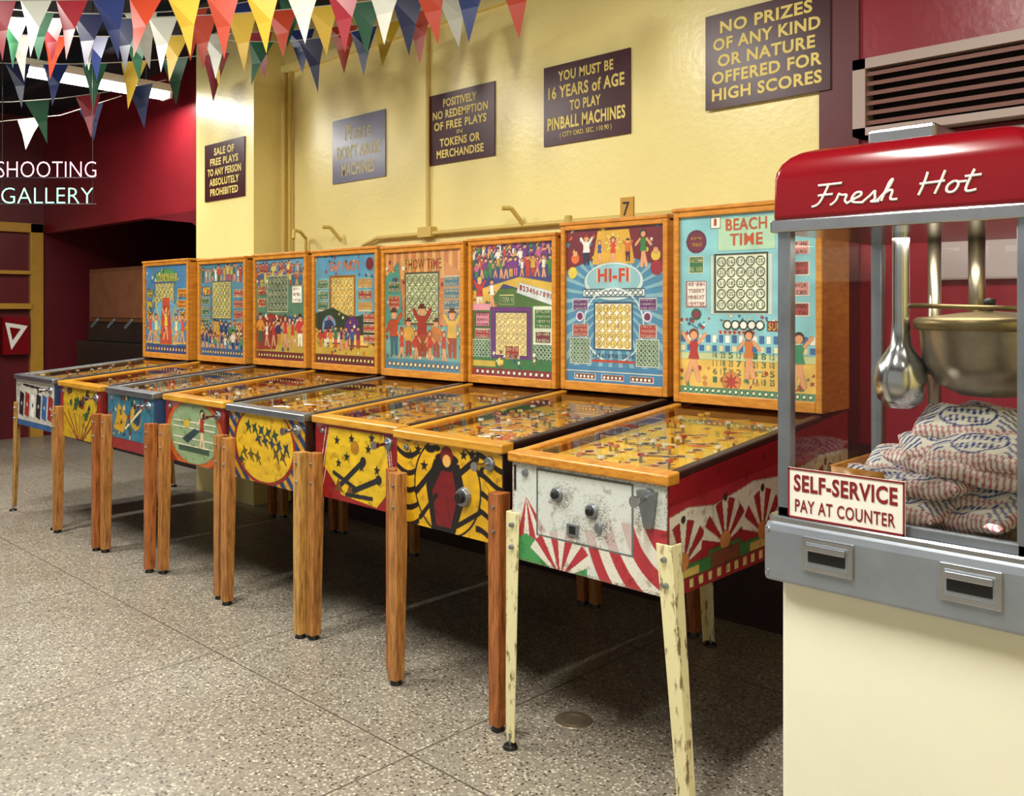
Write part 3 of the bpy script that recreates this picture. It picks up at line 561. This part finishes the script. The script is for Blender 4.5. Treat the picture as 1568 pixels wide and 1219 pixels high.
shell('wall_gallery',[(-10.5,5.3,0,-6.2,5.4,3.45,M_dark),(-6.3,3.75,0,-6.2,5.3,3.45,M_dark),(-10.5,3.6,2.2,-6.56,3.7,3.45,M_fred)])
b=MB(); b.add([(-8.0,3.59,2.2),(-6.56,3.59,2.2),(-6.56,3.59,1.85),(-7.1,3.59,2.1),(-8.0,3.7,2.2),(-6.56,3.7,2.2),(-6.56,3.7,1.85),(-7.1,3.7,2.1)],[(0,1,2,3),(4,5,6,7),(0,3,7,4),(3,2,6,7),(0,1,5,4)],M_dred); b.make('trim_gallery_soffit')
shell('door_frame',[(-10.5,2.6,0,-10.44,2.74,2.3,M_ochre),(-10.5,3.45,0,-10.44,3.58,2.3,M_ochre),(-10.5,2.6,2.2,-10.44,3.58,2.3,M_ochre),(-10.5,2.74,1.38,-10.40,3.45,1.44,M_ochre),(-10.5,2.74,1.75,-10.42,3.45,1.79,M_ochre),(-10.5,3.08,.0,-10.42,3.13,1.4,M_ochre)],.004)
b=MB()
def seg(*pts,r=.014,m=M_pipe):
    for p,q in zip(pts,pts[1:]): b.cyl(p,q,r,r,10,m)
seg((-5.66,3.56,.02),(-5.66,3.56,3.08),r=.022); seg((-5.60,3.57,.02),(-5.60,3.57,3.08),r=.014)
seg((-4.12,3.58,1.84),(-4.12,3.58,3.1),r=.012); seg((-4.75,3.57,1.80),(-4.6,3.57,1.84),(-2.1,3.57,1.84),r=.013); seg((-5.4,3.57,1.6),(-5.4,3.57,1.88),(-5.36,3.5,1.92),(-5.28,3.4,1.92),(-5.26,3.38,1.86),r=.011)
b.box(-4.18,3.55,1.82,-4.06,3.6,1.88,M_pipe)
for x in (-3.32,-4.98): seg((x,3.57,1.84),(x-.03,3.5,1.93),(x-.06,3.46,1.93),r=.012)
seg((-3.0,3.56,1.82),(-3.0,3.56,1.87),r=.02)
b.make('wall_conduit_pipe')
def sign(name,x0,x1,z0,z1,y,lines,bm=M_sign,tm=M_stx):
    b=MB(); b.box(x0,y-.008,z0,x1,y,z1,bm); W=x1-x0; Hh=z1-z0
    n=len(lines); tot=sum(l[1] for l in lines); z=z1-Hh*.06; u=Hh*.88/tot
    for t,hh,wf in lines:
        place_text(b,t,(x0+W*(1-wf)/2,y-.0095,z-u*hh*.88),(1,0,0),(0,0,1),W*wf,u*hh*.74,tm,off=.03 if hh>.7 and t!='Please' else 0); z-=u*hh
    b.make(name,fix=False)
sign('wall_sign',-2.202,-1.615,2.292,2.717,3.585,[('NO PRIZES',1,.74),('OF ANY KIND',1,.86),('OR NATURE',1,.78),('OFFERED FOR',1,.88),('HIGH SCORES',1,.88)])
sign('wall_sign',-3.196,-2.632,2.25,2.668,3.598,[('YOU MUST BE',1,.64),('16 YEARS of AGE',1.25,.88),('TO PLAY',1,.36),('PINBALL MACHINES',1.25,.9),('( CITY ORD. SEC. 110.90 )',.6,.6)])
sign('wall_sign',-4.135,-3.565,2.249,2.666,3.598,[('POSITIVELY',1,.5),('NO REDEMPTION',1,.82),('OF FREE PLAYS',1,.78),('IN',.5,.08),('TOKENS OR',1,.6),('MERCHANDISE',1,.7)])
sign('wall_sign',-5.111,-4.542,2.232,2.657,3.598,[('Please',1.2,.5),("DON'T ABUSE",1,.82),('MACHINES',1,.62)],M_signglare,M_stxglare)
sign('wall_sign',-6.41,-5.83,2.194,2.62,3.351,[('SALE OF',1,.5),('FREE PLAYS',1,.7),('TO ANY PERSON',1,.84),('ABSOLUTELY',1,.74),('PROHIBITED',1,.7)])
b=MB(); b.box(-2.40,3.2,1.782,-2.33,3.21,1.88,M_ochre); place_text(b,'7',(-2.385,3.198,1.80),(1,0,0),(0,0,1),.035,.06,M_black); b.make('machine_number_tag',fix=False)
b=MB(); x0,x1,z0,z1=-1.49,-.3,2.07,2.37
b.box(x0,3.5,z1-.04,x1,3.6,z1,M_vent); b.box(x0,3.5,z0,x1,3.6,z0+.03,M_vent); b.box(x0,3.5,z0,x0+.05,3.6,z1,M_vent); b.box(x1-.05,3.5,z0,x1,3.6,z1,M_vent); b.box(x0,3.58,z0,x1,3.6,z1,M_vback)
for k in range(6):
    z=z0+.04+k*.038; b.hexa([(x0+.05,3.51,z),(x1-.05,3.51,z),(x1-.05,3.57,z+.016),(x0+.05,3.57,z+.016),(x0+.05,3.51,z+.016),(x1-.05,3.51,z+.016),(x1-.05,3.57,z+.03),(x0+.05,3.57,z+.03)],M_slat)
b.make('air_vent_grille')
b=MB(); b.box(-1.22,3.56,1.5,-.3,3.599,2.05,mat('pale_panel','#b8a8ac',.35)); b.make('wall_panel',None,.01)
b=MB(); b.lathe((-1.967,2.36,0),[(.0,.002),(.035,.002),(.036,.005),(.045,.005),(.046,.002),(.062,.003),(.065,0)],mat('drain_iron','#8a7c68',.4,.6),28); b.make('floor_drain')
def fixture(x,y0,y1,z,p):
    R=empty('fluorescent_light',(x,(y0+y1)/2,z)); b=MB(); b.box(x-.09,y0,z,x+.09,y1,z+.06,M_white)
    em=mat('fluorescent_tube','#f4fbff',.5,emit=14)
    for dx in (-.045,.045): b.cyl((x+dx,y0+.03,z-.03),(x+dx,y1-.03,z-.03),.019,.019,10,em)
    for yy in (y0+.02,y1-.04): b.box(x-.08,yy,z-.05,x+.08,yy+.02,z,M_white)
    for yy in (y0+.2,y1-.2): b.cyl((x,yy,z+.06),(x,yy,3.45),.006,.006,6,M_steel)
    b.make('fixture_body',R)
    l=bpy.data.lights.new('tube_light','AREA'); l.shape='RECTANGLE'; l.size=.22; l.size_y=y1-y0; l.energy=p; l.color=(1,.95,.86)
    o=bpy.data.objects.new('tube_light',l); o.location=(x,(y0+y1)/2,z-.06); S.collection.objects.link(o); par(o,R)
fixture(-7.2,2.3,3.45,3.16,40)
fixture(-7.9,.9,2.1,3.16,40)
for x,y,p in ((-5.6,.5,100),(-3.4,.4,82),(-1.3,.2,84),(.5,.1,50)): fixture(x,y,y+1.25,3.3,p)
R=empty('neon_sign',P(75,290,6)); b=MB(); e1=mat('neon_tube_pink','#f2b8cc',.5,emit=1.3); e2=mat('neon_tube_green','#90f0cc',.5,emit=1.3); ux=Vector((math.cos(TH),math.sin(TH),0))
o=P(-4,277,6); place_text(b,'SHOOTING',o,ux,(0,0,1),.655,.105,e1,off=-.016); o=P(2,318,6); place_text(b,'GALLERY',o,ux,(0,0,1),.61,.105,e2,off=-.016); b.make('neon_letters',R,fix=False)
b=MB()
for px in (4,145): 
    q=P(px,322,6.03); b.cyl(q,(q.x,q.y,3.45),.003,.003,6,M_black)
for py in (277,318): q=P(0,py+1,6.02); w=P(150,py+1,6.02); b.cyl(q,w,.003,.003,6,M_black)
b.make('hanging_frame',R)
pal=[mat('pennant_'+n,c_,.4) for n,c_ in (('red','#8e1c28'),('yellow','#c8a430'),('blue','#1e2c60'),('white','#bcbcae'),('green','#1e5436'),('orange','#a8381c'),('navy','#1a2048'))]
b=MB(); mstr=mat('string','#b0aca0',.7); rr=random.Random(3)
def string(p,q,sag,sp=.2,w=.18,h=.29):
    n=int((q-p).length/sp); k0=rr.randint(0,6); prev=None
    for i in range(n+1):
        t=i/n; c=p.lerp(q,t)+Vector((0,0,-sag*4*t*(1-t)))
        if prev is not None:
            b.cyl(prev,c,.003,.003,5,mstr); m=pal[(k0+i*3+rr.randint(0,1))%7]; mid=(prev+c)/2; dd=(c-prev).normalized(); tw=rr.uniform(-.07,.07); nrm=Vector((-dd.y,dd.x,0))
            a0=mid-dd*w/2; a1=mid+dd*w/2; tip=mid+Vector((0,0,-h*rr.uniform(.92,1.05)))+nrm*tw+dd*rr.uniform(-.04,.04); m1=(a0*.5+tip*.5)+nrm*.014; m2=(a1*.5+tip*.5)-nrm*.014
            b.add([a0,a1,m2,tip,m1],[(0,1,2,4),(4,2,3)],m)
        prev=c
string(P(-80,0,4.6),P(840,-55,4.0),.05)
string(P(-60,25,5.2),P(740,-20,4.6),.07,.23)
string(P(-60,50,5.8),P(640,30,5.3),.06,.27)
string(P(-60,95,6.4),P(370,80,6.0),.05,.29,.2,.32)
string(P(-60,160,6.7),P(260,125,6.5),.05,.34,.2,.3)
string(P(300,55,5.6),P(700,0,4.9),.12,.32)
string(P(-60,5,5),P(500,-20,5),.1,.27)
string(P(0,190,6.9),P(190,150,6.9),.05,.4,.2,.27)
b.make('pennant_bunting',fix=False)
b=MB(); b.box(-9.9,3.72,0,-8.2,4.3,1.05,M_black); b.box(-9.8,3.8,1.05,-8.3,4.25,1.24,M_black)
for x in (-9.4,-9.0,-8.6): b.cyl((x,3.75,1.28),(x-.1,3.72,1.2),.02,.02,8,M_steel)
b.make('shooting_game_counter',None,.01)
b=MB(); b.box(-9.9,3.85,1.245,-8.55,4.2,1.80,mat('brown_wood_panel','#6a4028',.4,noise=.3)); b.box(-9.86,3.84,1.29,-8.59,3.851,1.76,mat('brown_wood_panel2','#7a4c32',.4,noise=.3)); b.make('wooden_cabinet',None,.008)
b=MB(); b.box(-10.495,3.16,.90,-10.38,3.42,1.30,M_hood); b.add([(-10.375,3.18,1.24),(-10.375,3.40,1.20),(-10.375,3.24,.95)],[(0,1,2)],M_white); b.add([(-10.37,3.22,1.19),(-10.37,3.33,1.17),(-10.37,3.25,1.05)],[(0,1,2)],M_hood); b.make('fire_hose_box',None)
b=MB(); b.box(-7.9,3.75,0,-6.7,4.4,.75,M_dark); b.box(-7.8,3.8,.75,-7.0,4.3,1.0,M_black); b.make('storage_crate',None,.01)
# ---------------------------------------------------------------- popcorn machine
xa,xb,ya,yb=-1.041,-.49,2.013,2.60
R=empty('popcorn_machine',((xa+xb)/2,(ya+yb)/2,0))
b=MB(); b.box(xa+.005,ya+.01,.0,xb-.005,yb,.77,M_cream); b.make('base_cabinet',R,.012)
b=MB(); b.loft(xa-.024,xb+.024,ya-.032,yb+.02,[(.752,.002,.02),(.758,0,.022),(.87,0,.022),(.885,.004,.022),(.89,.012,.02)],M_alu)
b.loft(xa-.018,xb+.018,ya-.02,yb+.02,[(.889,0,.02),(.900,0,.02),(.904,.004,.018)],M_chrome); b.make('chrome_apron',R)
b=MB()
for hx in (-.90,-.598):
    w=.06; yy=ya-.040
    b.box(hx-w,yy,.793,hx+w,yy+.010,.87,M_chrome); b.box(hx-w+.01,yy-.001,.803,hx+w-.01,yy+.004,.86,M_alu); b.box(hx-w+.016,yy-.003,.815,hx+w-.016,yy+.003,.848,M_black); b.box(hx-w+.014,yy-.012,.842,hx+w-.014,yy+.002,.856,M_chrome)
for zz in (.772,.872):
    for xx in (xa-.008,xb+.008): b.cyl((xx,ya-.030,zz),(xx,ya-.036,zz),.006,.005,8,M_chrome)
b.make('drawer_handles',R,.003)
b=MB()
for x in (xa,xb-.032):
    for y in (ya,yb-.032): b.box(x,y,.90,x+.032,y+.032,1.6,M_steel)
b.box(xa,ya,.90,xb,ya+.02,.925,M_steel)
b.box(xa-.012,ya-.014,1.578,xb+.012,yb+.012,1.608,M_chrome); b.make('posts_and_band',R,.004)
b=MB(); b.loft(xa-.008,xb+.008,ya-.010,yb+.008,[(1.606,.001,.012),(1.62,0,.014),(1.705,.001,.016),(1.722,.003,.018),(1.742,.010,.024),(1.758,.022,.03),(1.769,.038,.03),(1.776,.06,.03),(1.78,.10,.03),(1.782,.16,.02)],M_hood)
ob=b.make('red_hood',R,0,smooth=False)
ob.data.polygons.foreach_set('use_smooth',[len(p.vertices)==4 for p in ob.data.polygons])
b=MB(); b.box(-.90,2.2,1.778,-.74,2.5,1.832,M_chrome); b.make('top_vent_cap',R,.008)
b=MB()
b.add([(xa+.03,ya+.016,.925),(xb-.03,ya+.016,.925),(xb-.03,ya+.016,1.58),(xa+.03,ya+.016,1.58)],[(0,1,2,3)],M_pane)
for x in (xa+.016,xb-.016): b.add([(x,ya+.03,.905),(x,yb-.03,.905),(x,yb-.03,1.58),(x,ya+.03,1.58)],[(0,1,2,3)],M_pane)
b.add([(xa+.03,yb-.016,.905),(xb-.03,yb-.016,.905),(xb-.03,yb-.016,1.58),(xa+.03,yb-.016,1.58)],[(0,1,2,3)],M_pane)
b.make('glass_panes',R,fix=False)
b=MB(); kc=(-.665,2.34,1.245)
b.lathe(kc,[(0,-.06),(.06,-.055),(.115,-.03),(.145,.02),(.154,.10),(.156,.105),(.156,.115),(.145,.118)],M_kettle,40)
b.lathe(kc,[(.158,.10),(.166,.105),(.166,.124),(.158,.130),(.13,.132),(.06,.142),(0,.146)],M_brass,40)
b.lathe(kc,[(.008,.145),(.012,.16),(.016,.172),(0,.178)],M_black,14)
b.cyl((-.86,2.30,1.405),(-.54,2.30,1.395),.006,.006,10,M_brass)
b.cyl((-.83,2.46,1.05),(-.83,2.46,1.578),.016,.016,14,M_kettle); b.cyl((-.55,2.50,1.1),(-.55,2.50,1.578),.014,.014,12,M_steel); b.cyl((-.74,2.5,1.3),(-.74,2.5,1.578),.02,.02,14,M_kettle)
b.lathe((-.845,2.27,1.15),[(0,0),(.03,.003),(.054,.025),(.062,.07),(.056,.11),(.036,.14),(.024,.16),(.02,.22),(.02,.428)],M_chrome,28)
b.cyl((-.845,2.27,1.24),(-.78,2.32,1.25),.014,.014,12,M_chrome)
b.box(xa+.04,2.2,.906,-.86,2.205,1.0,M_rail); b.box(xa+.04,2.2,.906,xa+.05,2.5,1.0,M_rail)
kt=b.make('popping_kettle',R)
kt.data.polygons.foreach_set('use_smooth',[True]*len(kt.data.polygons))
l=bpy.data.lights.new('hood_lamp','AREA'); l.size=.3; l.energy=1.8; l.color=(1,.92,.8); o=bpy.data.objects.new('hood_lamp',l); o.location=(-.76,2.28,1.57); S.collection.objects.link(o); par(o,R)
def script_word(letters,x,z,sc,y):
    for strokes,adv in letters:
        for st in strokes:
            cu=bpy.data.curves.new('lettering','CURVE'); cu.dimensions='3D'; cu.bevel_depth=.0028; cu.bevel_resolution=2; sp=cu.splines.new('NURBS'); sp.points.add(len(st)-1)
            for p,(a,c_) in zip(sp.points,st): p.co=(x+(a+.22*c_)*sc*1.5,y,z+c_*sc,1)
            sp.use_endpoint_u=True; sp.order_u=3; sp.resolution_u=6; cu.materials.append(M_white)
            o=bpy.data.objects.new('hood_lettering',cu); S.collection.objects.link(o); par(o,R)
        x+=adv*sc*1.5
Fl=([[(0,1),(.35,1.0),(.8,1.02)],[(.35,1),(.3,.5),(.2,0),(.0,-.02)],[(.1,.5),(.3,.52),(.6,.52)]],.72)
rl=([[(-.1,0),(.05,.1),(.08,.5),(.08,.5),(.2,.42),(.38,.46),(.32,.1),(.5,.0)]],.5)
el=([[(-.05,0),(.15,.22),(.35,.32),(.32,.52),(.12,.5),(.04,.2),(.15,0),(.5,.0)]],.5)
sl_=([[(-.05,0),(.15,.3),(.25,.55),(.28,.3),(.35,.08),(.15,-.02),(.5,0)]],.5)
hl=([[(-.1,0),(.15,.5),(.22,1.02),(.12,.9),(.08,.4),(.05,0)],[(.06,.3),(.2,.5),(.32,.45),(.3,.1),(.36,0),(.55,.03)]],.6)
Hl=([[(.1,1.02),(.12,.5),(.05,0)],[(.6,1.02),(.58,.5),(.52,0)],[(-.02,.5),(.3,.52),(.7,.55)]],.78)
ol=([[(.2,.5),(.02,.4),(.05,.02),(.3,.0),(.36,.4),(.2,.52),(.3,.42),(.55,.45)]],.45)
tl=([[(.2,.95),(.15,.5),(.12,.05),(.25,-.03),(.45,.05)],[(0,.66),(.2,.66),(.45,.68)]],.5)
script_word([Fl,rl,el,sl_,hl],-.948,1.634,.047,ya-.0105)
script_word([Hl,ol,tl],-.712,1.640,.047,ya-.0105)
b=MB(); x0,x1=-1.005,-.735; yS=ya-.012
b.box(x0,yS-.004,.905,x1,yS,1.022,M_white)
place_text(b,'SELF-SERVICE',(x0+.015,yS-.0052,.968),(1,0,0),(0,0,1),.24,.040,M_mletter,off=.03); place_text(b,'PAY AT COUNTER',(x0+.018,yS-.0052,.920),(1,0,0),(0,0,1),.232,.030,M_mletter,off=.015)
for q in ((x0,x1,1.018,1.022),(x0,x1,.905,.909),(x0,x0+.004,.905,1.022),(x1-.004,x1,.905,1.022)): b.box(q[0],yS-.0055,q[2],q[1],yS-.004,q[3],M_mletter)
b.make('self_service_sign',R,fix=False)
vs=[];fs=[];cols=[]
W_=L('#efece2');R_=L('#b8606c');Bl=L('#28408c')
rr=random.Random(11)
def bag(c,rz,tilt,l=.235,w=.14,h=.052):
    nu,nv=56,36; Mx=Matrix.Translation(c)@Matrix.Rotation(rz,4,'Z')@Matrix.Rotation(tilt,4,'X')@Matrix.Rotation(rr.uniform(-.2,.2),4,'Y')
    ph=rr.uniform(0,6)
    for sgn in (1,-1):
        o=len(vs)
        for j in range(nv+1):
            for i in range(nu+1):
                u=i/nu*2-1; v=j/nv*2-1; t=max(0,(1-abs(u)**4))**.5*max(0,(1-abs(v)**3))**.5
                wr=.004*math.sin(u*7+v*4+ph)*(1-t*.6)+.0012*math.sin(u*17-v*13+ph)
                vs.append(tuple(Mx@Vector((u*l/2,v*w/2*(1-.10*abs(u)**3),sgn*(h/2*t)+wr))))
                k=W_; a=abs(u); q=(u*u)/.30+v*v/.42
                if a>.94: k=R_ if int((v+1)*11)%2 else W_
                elif abs(v)>.66 : k=R_ if ((u*9+v*2)%1)<.42 else W_
                elif a>.60: k=Bl if ((v*4+a*5)%1)<.40 else W_
                elif .80<q<1: k=Bl
                elif abs(v)<.40 and (abs(v)>.07) and a<.42: k=Bl if ((u*8.5+(.3 if v>0 else 0)+v*1.2)%1)<.5 else W_
                cols.append((*k,1))
        for j in range(nv):
            for i in range(nu):
                q=[o+j*(nu+1)+i,o+j*(nu+1)+i+1,o+(j+1)*(nu+1)+i+1,o+(j+1)*(nu+1)+i]; fs.append(q if sgn>0 else q[::-1])
lay=[(.945,[(-.90,2.45),(-.79,2.13),(-.78,2.30),(-.79,2.46),(-.63,2.13),(-.62,2.29),(-.63,2.46),(-.89,2.33)]),
(.99,[(-.75,2.16),(-.74,2.33),(-.62,2.18),(-.63,2.4),(-.87,2.42)]),(1.035,[(-.74,2.22),(-.62,2.16),(-.72,2.40),(-.63,2.40)]),(1.08,[(-.72,2.26),(-.63,2.17),(-.64,2.38)]),(1.125,[(-.69,2.28),(-.64,2.34)])]
for z,ps in lay:
    for x,y in ps: bag((x,y,z+rr.uniform(-.004,.008)),rr.uniform(-.5,.6),rr.uniform(.0,.5))
me=bpy.data.meshes.new('popcorn_bags'); me.from_pydata(vs,[],fs); at=me.color_attributes.new('Col','FLOAT_COLOR','POINT'); at.data.foreach_set('color',np.array(cols,np.float32).ravel()); me.materials.append(A_bag)
me.polygons.foreach_set('use_smooth',[True]*len(me.polygons)); ob=bpy.data.objects.new('popcorn_bags',me); S.collection.objects.link(ob)
w=bpy.data.worlds.new('w'); S.world=w; w.use_nodes=True; w.node_tree.nodes['Background'].inputs[0].default_value=(1,.96,.9,1); w.node_tree.nodes['Background'].inputs[1].default_value=.42
cam=bpy.data.cameras.new('camera'); cam.sensor_width=36; cam.lens=F/1600*36; cam.shift_y=-142/1600; cam.clip_start=.05
co=bpy.data.objects.new('camera',cam); co.location=(0,0,H); co.rotation_euler=(math.pi/2,0,TH); S.collection.objects.link(co); S.camera=co
